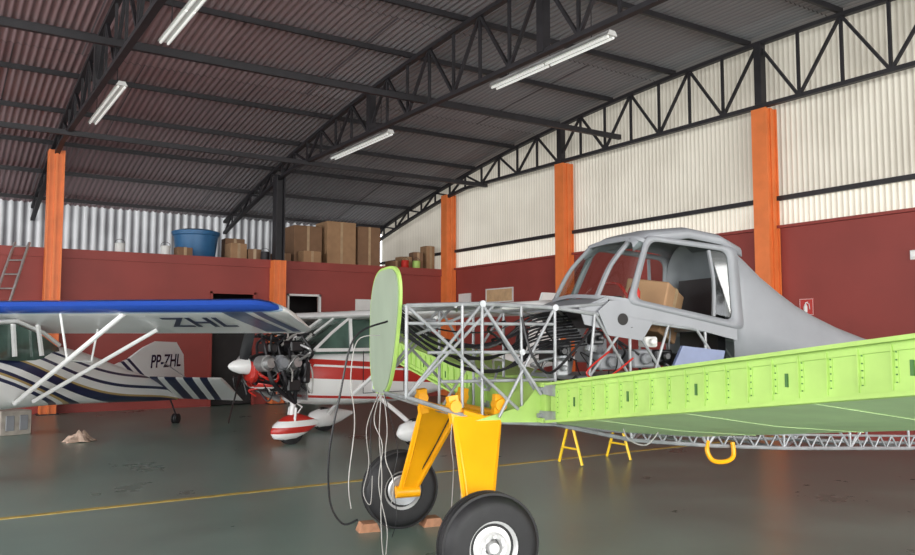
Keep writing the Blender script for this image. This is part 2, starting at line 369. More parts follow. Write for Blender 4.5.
e=empty('fire_extinguisher_sign',(XR-.005,8.15,2.12),-90,'small red square fire extinguisher sign on maroon wall','sign')
b=M(); b.box((0,0,0),(.26,.008,.28)); b.obj('board',m_red,e,smooth=False)
b=M(); y=-.006
b.lathe([(.001,-.09),(.032,-.09),(.034,.0),(.02,.04),(.008,.05),(.008,.07),(.001,.07)],(-.015,y,0),(0,0,1),12)
b.beam((-.015,y,.065),(.03,y,.08),.008,.014); b.path([(.0,y,.07),(.05,y,.05),(.06,y,-.04)],.006,6); 
for z in(.13,-.13): b.box((0,y+.002,z),(.25,.002,.006))
for x in(.12,-.12): b.box((x,y+.002,0),(.006,.002,.26))
o=b.obj('pictogram',m_whitem,e)
e=empty('emergency_light',(XR,6.34,2.84),-90,'small white emergency light unit on maroon wall','light')
b=M(); b.box((0,-.02,0),(.1,.05,.14)); b.obj('housing',m_whitem,e,smooth=False)
b=M(); b.box((0,-.048,.01),(.07,.006,.08)); b.obj('lens',m_white,e,smooth=False)
def board(x,y,z,w,h,yaw,mt,label,mt2=m_whitem):
    e=empty('notice_board',(x,y,z),yaw,label,'sign'); b=M(); b.box((0,0,0),(w,.02,h)); b.obj('panel',mt,e,smooth=False)
    for s in(-1,1):
        b=M(); b.box((s*w/2,-.005,0),(.03,.03,h+.03)); b.obj('border',mt2,e,smooth=False)
        b=M(); b.box((0,-.005,s*h/2),(w,.03,.03)); b.obj('border',mt2,e,smooth=False)
board(XR-.011,16.85,2.7,1.15,.34,-90,m_beige,'beige notice board on the maroon wall')
board(XR-.011,18.45,2.6,.55,.4,-90,m_whitem,'white notice board beside the corner column')
board(9.65,YB-.002,2.45,.5,.3,0,m_whitem,'small white notice on the maroon wall')

# ------------------------------------------------------------------ shared parts
def airring(y,xle,c,z,t,drop,zc=1.):
    U=[(0,0),(.02,.5),(.08,.85),(.22,1.05),(.4,1.),(.65,.65),(.88,.25),(1,.04),(1,-.04),(.8,-.1),(.5,-.3),(.25,-.42),(.08,-.4),(.02,-.25)]
    return [Vector((xle+u*c,y,z-drop*u+h*t*.62*zc)) for u,h in U]
def ering(x,hw,zb,zt,e=2.6,n=24,cy=0):
    o=[]
    for k in range(n):
        a=2*math.pi*k/n; c,s=math.cos(a),math.sin(a)
        o.append(Vector((x,cy+hw*math.copysign(abs(c)**(2/e),c),(zb+zt)/2+(zt-zb)/2*math.copysign(abs(s)**(2/e),s))))
    return o
def wheel(parent,loc,r,w,hubr,side=-1,rimmat=None,label=None):
    k=sub('wheel',parent,loc)
    b=M(); pr=[]
    n=20
    for i in range(n+1):
        a=math.pi*(i/n)-math.pi/2
        pr.append((hubr+(r-hubr)*max(0,math.cos(a))**.55,w/2*math.sin(a)*(1.0 if abs(math.sin(a))<.9 else .97)))
    b.lathe([(hubr*.92,-w*.3)]+pr+[(hubr*.92,w*.3)],(0,0,0),(0,1,0),40)
    for g in(-.045,0,.045):
        b.lathe([(r-.004,g-.008),(r+.003,g-.006),(r+.003,g+.006),(r-.004,g+.008)],(0,0,0),(0,1,0),40)
    b.obj('tire',m_rubber,k)
    b=M(); s=side
    b.lathe([(.001,s*w*.46),(hubr*.2,s*w*.46),(hubr*.24,s*w*.3),(hubr*.3,s*w*.3),(hubr*.35,s*w*.42),(hubr*.5,s*w*.44),(hubr*.58,s*w*.34),(hubr*.85,s*w*.28),(hubr*.93,s*w*.4),(hubr*1.02,s*w*.46),(hubr*1.02,-s*w*.4),(.001,-s*w*.4)],(0,0,0),(0,1,0),32)
    for i in range(8):
        a=i*math.pi/4; b.lathe([(.001,0),(hubr*.07,0),(hubr*.07,s*w*.06),(.001,s*w*.06)],(math.cos(a)*hubr*.43,s*w*.43,math.sin(a)*hubr*.43),(0,1,0),8)
    b.obj('hub',rimmat or m_white,k)
    return k

# ------------------------------------------------------------------ AIRCRAFT 1
A=empty('agricultural_airplane',(3.17,5.15,0),-12,'stripped agricultural airplane, grey cabin, bare tube frame, green primer wings','airplane')
ST=[(-.35,.42,1.82,1.2),(.2,.44,1.84,1.02),(.77,.45,1.82,.98),(1.4,.46,1.74,.84),(2.1,.45,1.66,.765),(2.9,.4,1.6,.7),(3.7,.32,1.5,.65),(4.5,.23,1.4,.6),(5.4,.1,1.3,.56)]
b=M(); r=.0145
for i,(x,w,zt,zb) in enumerate(ST):
    for s in(-1,1): b.tube((x,s*w,zt),(x,s*w,zb),r*.85,8)
    b.tube((x,-w,zt),(x,w,zt),r*.8); b.tube((x,-w,zb),(x,w,zb),r*.8)
    if i<len(ST)-1:
        X,W,ZT,ZB=ST[i+1]
        for s in(-1,1):
            b.tube((x,s*w,zt),(X,s*W,ZT),r*1.1); b.tube((x,s*w,zb),(X,s*W,ZB),r*1.1)
            if i%2: b.tube((x,s*w,zt),(X,s*W,ZB),r*.8)
            else: b.tube((x,s*w,zb),(X,s*W,ZT),r*.8)
        if i%2: b.tube((x,-w,zb),(X,W,ZB),r*.7)
        else: b.tube((x,-w,zt),(X,W,ZT),r*.7)
for i in range(3,8):
    x,w,zt,zb=ST[i];X,W,ZT,ZB=ST[i+1]
    for s in (-1,):
        n=5
        for k in range(n):
            a,c=k/n,(k+1)/n; L=lambda q,d:(x+(X-x)*q,s*(w+(W-w)*q),zb+(ZB-zb)*q+d)
            b.tube(L(a,0),L((a+c)/2,.11),r*.6,6); b.tube(L((a+c)/2,.11),L(c,0),r*.6,6)
        b.tube(L(0,.11),L(1,.11),r*.7,6)
b.obj('fuselage_frame',m_tube,A)
b=M()
br=[((-.35,-.42,1.82),(.45,-.5,1.1)),((-.35,-.42,1.2),(.3,-.44,1.84)),((.2,-.44,1.84),(.62,-.52,1.2)),((.77,-.45,1.82),(.3,-.5,1.05)),((-.2,-.43,1.5),(.77,-.45,1.5)),((-.35,.42,1.82),(.4,.5,1.1)),((-.35,.42,1.2),(.3,.44,1.84)),((.77,.45,1.82),(.2,.44,1.02)),((-.35,0,1.55),(.3,-.44,1.84)),((.05,-.44,1.83),(.05,-.44,1.12)),((.5,-.45,1.83),(.5,-.45,1.0)),((.5,.45,1.83),(.5,.45,1.0)),((-.1,-.43,1.3),(.77,-.45,1.3)),((-.35,-.42,1.7),(.77,-.45,1.7)),((0,-.44,1.82),(.35,.44,1.82)),((.35,-.44,1.82),(.0,.44,1.82)),
((1.1,-.46,1.78),(1.0,-.47,.98)),((1.1,-.46,1.78),(1.4,-.46,1.3)),((1.75,-.46,1.7),(1.6,-.46,1.3)),((1.4,-.46,1.3),(2.5,-.44,1.3)),((2.0,-.46,1.68),(2.3,-.45,1.3)),((.77,-.45,1.82),(1.25,-.45,1.86))]
for p,q in br: b.tube(p,q,.0115)
b.obj('engine_mount_bracing',m_tube,A)
for x,y,z in ((.2,-.44,1.84),(.77,-.45,1.82),(.2,-.44,1.02),(.5,-.45,1.5),(1.4,-.46,1.3)):
    b=M(); b.lathe([(.001,-.02),(.024,-.02),(.024,.02),(.001,.02)],(x,y,z),(0,1,0),12); b.obj('tube_joint_fitting',m_tube,A)
b=M()
def fo(k):
    a=2*math.pi*k/56; c,s=math.cos(a),math.sin(a)
    p=.365*math.copysign(abs(c)**(2/3.4),c); q=.465*math.copysign(abs(s)**(2/2.5),s)
    p*=1+.18*q/.465; return p,q
O=[fo(k) for k in range(56)]
FW=lambda x,s,t=1:[Vector((x+(-q)*.05,.07+p*s-.34*q*t,1.645+q*t)) for p,q in O]
b.loft([FW(x,s,s) for x,s in((-.376,.99),(-.378,1.0),(-.358,1.0),(-.356,.99))],1)
b.loft([FW(x,.92,.96) for x in(-.384,-.37)],0)
b.obj('firewall',[mat('firewall_grey_green',(.33,.4,.3),.45,var=.12,scale=3,stretch=(1,1,.4)),m_green],A,ang=.5)
# cabin
spine=[(1.5,2.37,.37),(1.66,2.45,.39),(2.0,2.49,.405),(2.3,2.45,.415),(2.5,2.36,.42)]
def arch(x,zt,w,zs,n=16,e=2.4):
    o=[]
    for k in range(n+1):
        a=math.pi*k/n; c,s=math.cos(a),math.sin(a); o.append(Vector((x,w*math.copysign(abs(c)**(2/e),c),zs+(zt-zs)*abs(s)**(2/e))))
    return o
b=M(); b.loft([arch(x,z,w,z-.1,e=4.5) for x,z,w in spine],0,closed=False)
b.obj('cabin_roof',m_sheet_grey,A,solid=.015,ang=.35)
b=M()
deck=[(2.38,2.42,.45),(2.5,2.37,.455),(2.6,2.29,.455),(2.76,2.16,.44),(2.95,2.03,.43),(3.15,1.91,.41),(3.35,1.82,.39),(3.65,1.71,.35),(4.0,1.61,.3),(4.5,1.5,.24),(5.0,1.41,.18),(5.4,1.36,.14)]
rings=[]
for x,z,w in deck:
    zl=1.42-.03*(x-2.4); o=arch(x,z,w,zl+(z-zl)*.3,18,3.6)
    rings.append([Vector((x,w,zl))]+o+[Vector((x,-w,zl))])
b.loft(rings,0,closed=False); b.obj('tail_deck',m_sheet_grey,A,solid=.012)
def rloop(P,rad,n=5):
    out=[]; N=len(P); P=[Vector(p) for p in P]
    for i in range(N):
        a,c,d=P[i-1],P[i],P[(i+1)%N]; u=(a-c).normalized()*rad; v=(d-c).normalized()*rad
        for k in range(n+1):
            t=k/n; out.append((c+u)*(1-t)**2+c*2*t*(1-t)+(c+v)*t*t)
    return out
for s in(-1,1):
    b=M(); b.plate([(1.22,s*.465,1.88),(1.42,s*.465,1.88),(2.4,s*.455,1.7),(2.4,s*.455,1.58),(1.9,s*.46,1.69),(1.6,s*.465,1.72),(1.5,s*.465,1.58),(1.2,s*.465,1.62),(1.12,s*.465,1.8)],(0,s*.012,0))
    for x,z,rr in((1.33,1.74,.045),): b.lathe([(.001,0),(rr,0),(rr,.004),(.001,.004)],(x,s*.477,z),(0,s,0),18,1)
    b.obj('cabin_side_panel',[m_sheet_grey,m_dark],A,smooth=False)
    outer=rloop([(1.37,s*.475,1.86),(1.6,s*.402,2.4),(2.44,s*.43,2.33),(2.46,s*.47,1.66)],.07)
    inner=rloop([(1.44,s*.468,1.895),(1.63,s*.402,2.355),(2.35,s*.425,2.295),(2.35,s*.468,1.735)],.08)
    n=len(outer); b=M(); b.add(outer+inner,[(i,(i+1)%n,n+(i+1)%n,n+i) for i in range(n)]); b.obj('cabin_window_frame',m_sheet_grey,A,solid=.02,ang=.35)
    b=M(); b.bar([(2.18,s*.412,2.3),(2.2,s*.44,2.05),(2.17,s*.468,1.77)],.022,.02); b.obj('window_post',m_sheet_grey,A,ang=.5)
    b=M(); b.add([(2.19,s*.412,2.3),(2.35,s*.425,2.28),(2.35,s*.466,1.76),(2.18,s*.466,1.79)],[(0,1,2,3)]); b.obj('rear_quarter_window',m_glass,A,smooth=False)
b=M()
base=[(1.4,-.46,1.88),(1.26,-.42,1.9),(1.19,-.34,1.91),(1.16,0,1.93),(1.19,.34,1.91),(1.26,.42,1.9),(1.4,.46,1.88)]
top=[(1.62,-.4,2.33),(1.56,-.385,2.36),(1.53,-.3,2.375),(1.52,0,2.39),(1.53,.3,2.375),(1.56,.385,2.36),(1.62,.4,2.33)]
mid=[tuple((Vector(p)*.5+Vector(q)*.5+Vector((-.03,0,.02)))) for p,q in zip(base,top)]
b.path(base,.02,4,smooth=True,ph=.78); b.path(top,.02,4,smooth=True,ph=.78)
for i in(2,4): b.path([base[i],mid[i],top[i]],.02,4,smooth=True,ph=.78)
b.plate([(.98,-.44,1.81),(1.22,-.44,1.9),(1.22,.44,1.9),(.98,.44,1.81)],(0,0,.012)); b.plate([(.98,-.45,1.81),(1.22,-.45,1.9),(1.22,-.45,1.66),(1.02,-.45,1.7)],(0,.01,0))
b.obj('windshield_frame',m_sheet_grey,A,ang=.35)
b=M(); b.loft([[Vector(p) for p in q] for q in(base,mid,top)],0,closed=False); b.obj('windshield',m_glass,A)
b=M(); b.box((2.2,0,1.42),(.4,.5,.1)); b.box((2.42,0,1.75),(.08,.5,.7)); b.obj('pilot_seat',m_black,A,smooth=False)
b=M(); b.path([(1.5,.2,1.4),(1.45,.2,1.7),(1.4,.2,1.8)],.02,8); b.lathe([(.001,0),(.03,0),(.03,.1),(.001,.1)],(1.4,.2,1.78),(0,0,1),10); b.obj('control_stick',m_black,A)
b=M(); b.box((1.34,0,1.8),(.1,.75,.24)); 
for y in(-.25,-.1,.05,.2): b.lathe([(.001,0),(.045,0),(.045,.015),(.001,.015)],(1.39,y,1.8),(1,0,0),16,1)
b.obj('instrument_panel',[m_black,m_whitem],A,smooth=False)
b=M(); b.box((1.75,0,1.3),(1.5,.8,.03)); b.obj('cabin_floor',m_sheet_grey,A,smooth=False)
b=M(); b.path([(1.5,-.3,1.9),(1.48,-.2,2.02),(1.55,.1,2.05)],.014,8,smooth=True); b.lathe([(.001,0),(.04,0),(.05,.12),(.03,.16),(.001,.16)],(1.55,-.3,1.84),(0,0,1),14); b.obj('hopper_valve',m_red,A)
b=M(); b.plate([(1.75,-.5,1.36),(2.2,-.5,1.34),(2.25,-.5,1.5),(1.85,-.5,1.54)],(0,.03,0)); b.obj('side_sheet',m_lilac,A,smooth=False)
def wingpart(s,y0,y1,name,lab):
    W=sub(name,A,label=lab)
    xf=.68; H=lambda y:.285-.018*(abs(y)-.55); ZT=lambda y:1.285+.113*(abs(y)-.55); C=1.25
    b=M(); n=14
    def sec(y):
        zt=ZT(y);zb=zt-H(y)
        return [(xf,zt),(xf+.4,zt+.0),(xf+.85,zt-.08),(xf+C,zb-.09),(xf+C,zb-.15),(xf+.6,zb-.09),(xf,zb)]
    ys=[y0+(y1-y0)*i/n for i in range(n+1)]
    S=[sec(y) for y in ys]
    b.loft([[Vector((x,s*y,z)) for x,z in q[:4]] for y,q in zip(ys,S)],0,closed=False)
    b.loft([[Vector((x,s*y,z)) for x,z in q[3:]] for y,q in zip(ys,S)],1,closed=False)
    for y in(y0,y1): b.add([(x,s*y,z) for x,z in sec(y)],[tuple(range(7))],0)
    b.obj('skin',[m_green,m_mint],W,smooth=False)
    b=M()
    b.plate([(xf,s*y0,ZT(y0)),(xf,s*y1,ZT(y1)),(xf,s*y1,ZT(y1)-H(y1)),(xf,s*y0,ZT(y0)-H(y0))],(-.012,0,0))
    for k in(0,1):
        f=lambda y:(xf-.03,s*y,ZT(y)-H(y)*k+(-.012 if k==0 else .012)); b.beam(f(y0),f(y1),.055,.018)
        f=lambda y:(xf-.016,s*y,ZT(y)-H(y)*k+(-.035 if k==0 else .035)); b.beam(f(y0),f(y1),.012,.04)
    y=y0+.1;i=0
    while y<y1:
        b.beam((xf-.02,s*y,ZT(y)-.03),(xf-.02,s*y,ZT(y)-H(y)+.03),.006,.016,0,up=(1,0,0)); b.beam((xf-.014,s*(y+.01),ZT(y)-.03),(xf-.014,s*(y+.01),ZT(y)-H(y)+.03),.02,.004,0,up=(1,0,0))
        for q in(.25,.38,.5,.62,.75,.87): b.lathe([(.001,0),(.0035,0),(.0035,.004),(.001,.004)],(xf-.016,s*(y+.014),ZT(y)-H(y)*q),(-1,0,0),6,1)
        if i%4==1: b.box((xf-.014,s*(y+.08),ZT(y)-H(y)*.5),(.01,.016,.06),1)
        y+=.16;i+=1
    b.obj('front_spar',[m_green,m_dgreen],W,smooth=False)
    b=M(); y=y0+.6
    while y<y1:
        q=sec(y); b.beam((xf,s*y,q[6][1]-.001),(q[5][0],s*y,q[5][1]-.001),.03,.002); b.beam((q[5][0],s*y,q[5][1]-.001),(q[4][0],s*y,q[4][1]-.001),.03,.002); y+=.9
    f=lambda y:(xf+C+.01,s*y,sec(y)[4][1]+.03); b.beam(f(y0),f(y1),.03,.05)
    b.obj('underside_stiffeners',m_mint,W,smooth=False)
    b=M(); 
    for z in(ZT(y0)-.05,ZT(y0)-H(y0)+.05):
        b.plate([(xf-.05,s*(y0-.12),z+.03),(xf-.05,s*(y0+.1),z+.04),(xf-.05,s*(y0+.1),z-.04),(xf-.05,s*(y0-.12),z-.03)],(.03,0,0)); b.lathe([(.001,0),(.018,0),(.018,.03),(.001,.03)],(xf-.05,s*(y0-.07),z),(-1,0,0),10)
    b.obj('root_fitting',m_tube,W,smooth=False)
wingpart(-1,.57,4.9,'wing','bright green primed wing with open front spar')
wingpart(1,.57,3.8,'wing','green primed wing section behind the tube frame')
b=M(); b.box((.66,0,1.14),(.04,1.1,.26)); b.box((.66,0,1.02),(.1,1.1,.03)); b.box((.66,0,1.27),(.1,1.1,.03))
b.plate([(.1,.5,1.0),(.64,.5,1.28),(.64,.5,1.0)],(0,.02,0)); b.plate([(.1,-.47,1.02),(.5,-.47,1.12),(.64,-.47,1.28),(.64,-.47,1.0)],(0,.015,0))
b.obj('center_spar',m_green,A,smooth=False)
for s in(-1,1):
    dx0=-.05 if s<0 else 0
    b=M(); T=Vector((.22+dx0,s*.42,1.06)); Bt=Vector((.06+dx0,s*.83,.33)) 
    rings=[]
    for t in(0,.08,.3,.55,.8,1.0):
        c=T.lerp(Bt,t); w=.175-.125*t+.02*abs(t-.5); th=.032
        rings.append([c+Vector((dx*w,s*dy*th,0)) for dx,dy in((-1,-.6),(-.92,-1),(-.8,-.45),(.8,-.45),(.92,-1),(1,-.6),(1,.6),(.92,1),(-.92,1),(-1,.6))])
    b.loft(rings)
    for dx in(-.16,.15):
        b.beam(T+Vector((dx,0,-.05)),T+Vector((dx*1.15,-s*.02,.14)),.06,.07); b.lathe([(.001,0),(.042,0),(.042,.1),(.001,.1)],T+Vector((dx*1.1,-s*.05,.07)),(0,s,0),12)
    b.path([T+Vector((-.17,0,0)),Bt+Vector((-.065,0,.0))],.02,8); b.path([T+Vector((.17,0,0)),Bt+Vector((.065,0,.0))],.02,8)
    b.lathe([(.001,-.1),(.05,-.1),(.05,.1),(.001,.1)],Bt,(1,0,0),12)
    b.obj('landing_gear_leg',m_yellow,A)
    b=M(); b.tube((.05+dx0,s*.8,.33),(.05+dx0,s*1.06,.33),.035); b.lathe([(.001,0),(.12,0),(.12,.02),(.001,.02)],(.05+dx0,s*.87,.33),(0,s,0),20); b.obj('axle',m_tube,A)
    b=M(); b.path([T+Vector((.1,-s*.03,0)),T.lerp(Bt,.5)+Vector((.06,-s*.04,0)),Bt+Vector((.05,0,.05))],.006,6,smooth=True); b.obj('brake_line',m_black,A)
    wheel(A,(.05+dx0,s*1.0,.325),.322,.21,.165,side=-1,rimmat=m_hub)
b=M(); b.tube((.06,-.42,1.08),(.06,.42,1.08),.025); b.tube((.36,-.42,1.06),(.36,.42,1.06),.025); 
for s in(-1,1): b.tube((.06,s*.42,1.08),(.2,s*.44,1.04),.03)
b.obj('gear_cross_tube',m_yellow,A)
b=M(); b.path([(2.1,-.45,.8),(2.08,-.47,.72),(2.13,-.48,.65),(2.25,-.48,.64),(2.32,-.48,.68),(2.33,-.46,.78)],.018,8,smooth=True); b.obj('boarding_step',m_yellow,A)
def cab(pts,r,mt,name='cable'):
    b=M(); b.path(pts,r,6,smooth=True); return b.obj(name,mt,A)
for i in range(13):
    z=1.52+.022*i; y=-.36+.04*i; cab([(-.33,y*.8,z+.1),(.0,y-.02,z-.1-.02*(i%3)),(.35,min(y,-.1)-.1,z-.14-.03*(i%4)),(.7,-.4+.02*i,z-.02),(1.1,-.34+.03*i,z+.03)],(.006,.009,.011)[i%3],m_black,'wiring_loom')
random.seed(11)
for i in range(26):
    x=random.uniform(.5,1.8); y=random.uniform(-.44,.2); z=random.uniform(1.2,1.68)
    pts=[(x,y,z)]
    for k in range(4): 
        x+=random.uniform(-.12,.16); y=max(-.47,min(.35,y+random.uniform(-.15,.15))); z=max(1.15,min(1.72,z+random.uniform(-.16,.16))); pts.append((x,y,z))
    cab(pts,random.choice((.005,.007,.01)),random.choice((m_black,m_black,m_black,m_cable,m_tube)),'hose')
for i,(x,y,z,w,d,h,mt) in enumerate(((.95,-.1,1.5,.16,.24,.16,m_black),(1.3,-.25,1.42,.2,.2,.12,m_sheet_grey),(1.6,-.2,1.44,.2,.3,.14,m_sheet_grey),(1.45,.2,1.5,.2,.2,.2,m_sheet_grey),(1.15,-.38,1.6,.1,.1,.1,m_black),(1.6,-.4,1.57,.12,.1,.08,m_whitem),(0,.25,1.7,.15,.2,.1,m_sheet_grey),(1.75,-.35,1.46,.16,.1,.1,m_black),(.85,-.38,1.38,.1,.08,.12,m_tube))):
    b=M(); b.box((x,y,z),(w,d,h)); b.lathe([(.001,0),(w*.22,0),(w*.22,.05),(.001,.05)],(x,y-d/2,z),(0,-1,0),14); o=b.obj('equipment_unit',mt,A,smooth=False); o.modifiers.new('b','BEVEL').width=.012
cab([(.5,-.46,1.75),(.55,-.5,1.5),(.7,-.5,1.35),(.95,-.48,1.55),(1.1,-.45,1.7)],.01,m_black)
cab([(1.2,-.49,1.5),(1.0,-.5,1.35),(1.15,-.5,1.3),(1.4,-.5,1.45)],.007,m_red)
cab([(-.39,-.1,1.72),(-.62,-.05,1.6),(-.72,-.05,1.2),(-.78,0,.8),(-.76,.05,.45),(-.68,.0,.3),(-.6,-.1,.34)],.008,m_black,'hose')
cab([(-.39,.1,1.62),(-.56,.1,1.58),(-.62,.05,1.3),(-.6,0,1.0),(-.64,0,.6),(-.62,0,.4)],.004,m_cable)
cab([(-.36,.16,1.2),(-.39,.1,.9),(-.38,.06,.6),(-.39,.04,.3),(-.37,.0,.012),(-.3,-.2,.012),(-.36,-.3,.012)],.004,m_cable)
cab([(-.35,.2,1.2),(-.43,.1,1.0),(-.38,.05,.82),(-.42,.0,.55),(-.37,-.05,.25),(-.38,-.12,.012),(-.2,-.3,.012)],.0035,m_cable)
cab([(-.35,.14,1.22),(-.36,.0,.95),(-.4,-.1,.75),(-.36,-.16,.6),(-.38,-.18,.45)],.0035,m_cable)
cab([(-.35,.25,1.2),(-.42,.22,1.0),(-.42,.22,.62),(-.46,.2,.5)],.0035,m_black)
cab([(-.36,.2,1.2),(-.48,.12,.95),(-.48,.05,.7),(-.52,.05,.5),(-.48,0,.42),(-.44,.1,.6)],.003,m_cable)
cab([(-.36,.1,1.22),(-.33,0,1.0),(-.31,-.1,.8),(-.34,-.1,.6),(-.33,-.15,.35),(-.35,-.1,.2)],.003,m_black)
cab([(.1,-.44,1.05),(.06,-.45,.8),(.1,-.42,.6),(.05,-.4,.45),(.09,-.38,.7),(.12,-.4,.95)],.0035,m_cable)
cab([(.0,-.42,1.2),(-.03,-.43,.9),(.0,-.4,.7),(-.02,-.4,.35)],.0035,m_cable)
cab([(1.1,-.8,1.02),(1.15,-.8,.9),(1.3,-.8,.85),(1.4,-.82,.95)],.005,m_cable)
for i,(x,y,z) in enumerate(((1.15,.1,1.3),(.8,.2,1.5),(1.15,-.3,1.5))):
    b=M(); b.lathe([(.001,0),(.045,0),(.05,.04),(.05,.14),(.02,.18),(.02,.2),(.001,.2)],(x,y,z),(.2,0,1),16); b.obj('hydraulic_reservoir',[m_sheet_grey,m_black,m_tube][i],A)
Fw=Matrix.Translation((3.17,5.15,0))@Matrix.Rotation(R(-12),4,'Z')
e=cbox(0,0,.42,.36,.42,0,m_card,'brown cardboard box lying inside the open cabin',z=0)
e.location=Fw@Vector((1.86,.0,1.62)); e.rotation_euler=(R(8),R(14),R(25)); del e['group']
def chock(w,label):
    e=empty('wheel_chock',w,-12,label,'wheel chock',group='wooden wheel chocks'); b=M(); b.plate([(-.09,-.06,0),(.09,-.06,0),(.06,-.06,.07),(-.06,-.06,.07)],(0,.14,0)); b.obj('block',m_wood,e,smooth=False)
for x in(-.23,.33): chock(Fw@Vector((x,.98,0)),'short wooden block wedged against the tire')

# ------------------------------------------------------------------ AIRCRAFT 2
B=empty('high_wing_airplane',(4.66,11.76,0),7.3,'white and red high-wing airplane with exposed engine','airplane')
SH=-.38
m_rw=stripes('red_white_livery',(.03,0,.5),0.,[(0,WHITE),(.37,REDP),(.39,WHITE),(.515,REDP),(.605,WHITE),(.62,REDP),(.66,WHITE)])
def sh(o): o.location.x+=SH; return o
b=M(); S=[(.42,.46,.62,1.38),(.7,.52,.58,1.43),(1.3,.54,.55,1.45),(2.2,.52,.56,1.45),(3.0,.42,.66,1.45),(4.0,.27,.82,1.38),(5.0,.17,.93,1.32),(5.9,.08,1.02,1.26),(6.3,.04,1.06,1.2)]
b.loft([ering(x,w,zb,zt,3.2) for x,w,zb,zt in S]); sh(b.obj('fuselage',m_rw,B))
b=M(); b.bar([(1.35,-.55,1.4),(1.35,-.55,.75),(2.15,-.53,.75),(2.15,-.53,1.4)],.012,.006,smooth=False); b.box((2.05,-.54,1.15),(.08,.02,.02)); sh(b.obj('cabin_door',m_steel,B,smooth=False))
b=M(); rings=[]
for x,w,zt in((.5,.47,1.42),(.8,.47,1.66),(1.15,.45,1.9),(2.3,.43,1.92),(2.8,.38,1.75),(3.4,.3,1.46)):
    rings.append([Vector((x,-w-.03,1.36)),Vector((x,-w+.04,zt-.02)),Vector((x,-w+.1,zt)),Vector((x,w-.1,zt)),Vector((x,w-.04,zt-.02)),Vector((x,w+.03,1.36))])
b.loft(rings,0,closed=True); sh(b.obj('cabin_glazing',m_cabglass,B,ang=.4))
for s in(-1,1):
    b=M()
    b.path([(.5,s*.51,1.42),(.82,s*.46,1.67),(1.17,s*.42,1.91),(2.3,s*.41,1.93),(2.8,s*.36,1.77),(3.4,s*.28,1.47)],.024,8)
    for x0,x1 in((1.15,1.18),(1.95,1.95),(2.65,2.5)): b.beam((x0,s*.515,1.4),(x1,s*.415,1.9),.05,.06)
    b.beam((.52,s*.52,1.42),(3.2,s*.43,1.42),.04,.05)
    sh(b.obj('cabin_pillar',m_white,B))
b=M(); b.path([(.52,0,1.44),(.82,0,1.69),(1.16,0,1.92)],.018,8); sh(b.obj('windshield_post',m_white,B))
for s in(-1,1):
    b=M(); L=4.5
    rg=[airring(s*y,1.05+.0*y,1.5 if y<2.6 else 1.5-.16*(y-2.6),1.94+.004*y,.15,.03) for y in(.0,.4,1.4,2.6,3.8,L)]
    rg.append(airring(s*(L+.15),1.2,.95,1.95,.06,.03)); b.loft(rg); sh(b.obj('wing',m_white,B))
    b=M(); b.path([(1.3,s*2.5,1.93),(1.2,s*.52,.75)],[.03,.03],8); sh(b.obj('wing_strut',m_white,B))
    tk=1.4 if s<0 else 1.2
    b=M(); b.path([(1.75,s*.4,.66),(1.75,s*.8,.5),(1.75,s*(tk-.05),.26)],.035,8,smooth=True); sh(b.obj('main_gear_leg',m_white,B))
    b=M(); b.loft([ering(x,w,zc-h,zc+h,2.2,16,cy=s*tk) for x,w,h,zc in((1.38,.02,.03,.2),(1.45,.08,.11,.22),(1.6,.12,.16,.22),(1.8,.12,.17,.23),(2.05,.08,.11,.25),(2.3,.015,.03,.28))]); sh(b.obj('wheel_fairing',m_white,B))
    sh(wheel(B,(1.72,s*tk,.2),.2,.13,.08,side=s))
b=M(); b.loft([ering(x,w,zc-h,zc+h,2.2,16) for x,w,h,zc in((-.3,.02,.03,.2),(-.24,.09,.11,.2),(-.08,.13,.18,.24),(.1,.13,.2,.27),(.3,.09,.13,.28),(.5,.015,.03,.3))]); b.obj('nose_wheel_fairing',stripes('nose_fairing_paint',(0,0,1),0,[(0,WHITE),(.17,REDP),(.26,WHITE),(.35,REDP)]),B)
wheel(B,(0.03,0,.19),.19,.13,.08,side=-1)
b=M(); b.tube((.03,0,.3),(.1,0,.95),.045,12); b.tube((.03,-.1,.25),(.06,-.1,.55),.02); b.tube((.03,.1,.25),(.06,.1,.55),.02); b.path([(.1,0,.62),(.22,0,.55),(.14,0,.45)],.015,6); b.obj('nose_strut',m_white,B)
E=sub('engine',B,label='exposed black piston engine with silver cylinders'); E.scale=(1.08,1.2,1.2); E.location=(.02,0,-.225)
b=M(); b.loft([ering(x,w,1.19-h,1.19+h,3,16) for x,w,h in((-.64,.08,.09),(-.55,.13,.13),(-.3,.17,.17),(-.05,.18,.18),(.03,.12,.12))]); b.box((-.25,0,.95),(.45,.3,.16)); b.box((.0,0,1.2),(.1,.6,.36)); b.box((-.3,0,1.4),(.3,.2,.1)); b.obj('crankcase',m_black,E)
for s in(-1,1):
    for i in range(3):
        x=-.55+i*.2; b=M(); pr=[(.001,.12)]
        for k in range(8): pr+=[(.1,.13+k*.028),(.1,.139+k*.028),(.075,.142+k*.028),(.075,.152+k*.028)]
        pr+=[(.085,.36),(.06,.42),(.001,.42)]
        b.lathe(pr,(x,0,1.2),(0,s,.05),14); b.obj('cylinder',[m_alu,m_sheet_grey,m_alu][i],E)
        b=M(); b.path([(x,s*.36,1.12),(x+.03,s*.4,1.0),(x*.5-.05,s*.32,.86),(-.05,s*.2,.72)],.028,8,smooth=True); b.obj('exhaust_pipe',[m_steel,m_alu][s>0],E)
        b=M(); b.path([(x,s*.3,1.3),(x-.02,s*.26,1.46),(x+.1,s*.1,1.54),(-.1,0,1.42)],.018,6,smooth=True); b.obj('intake_pipe',m_steel,E)
random.seed(5)
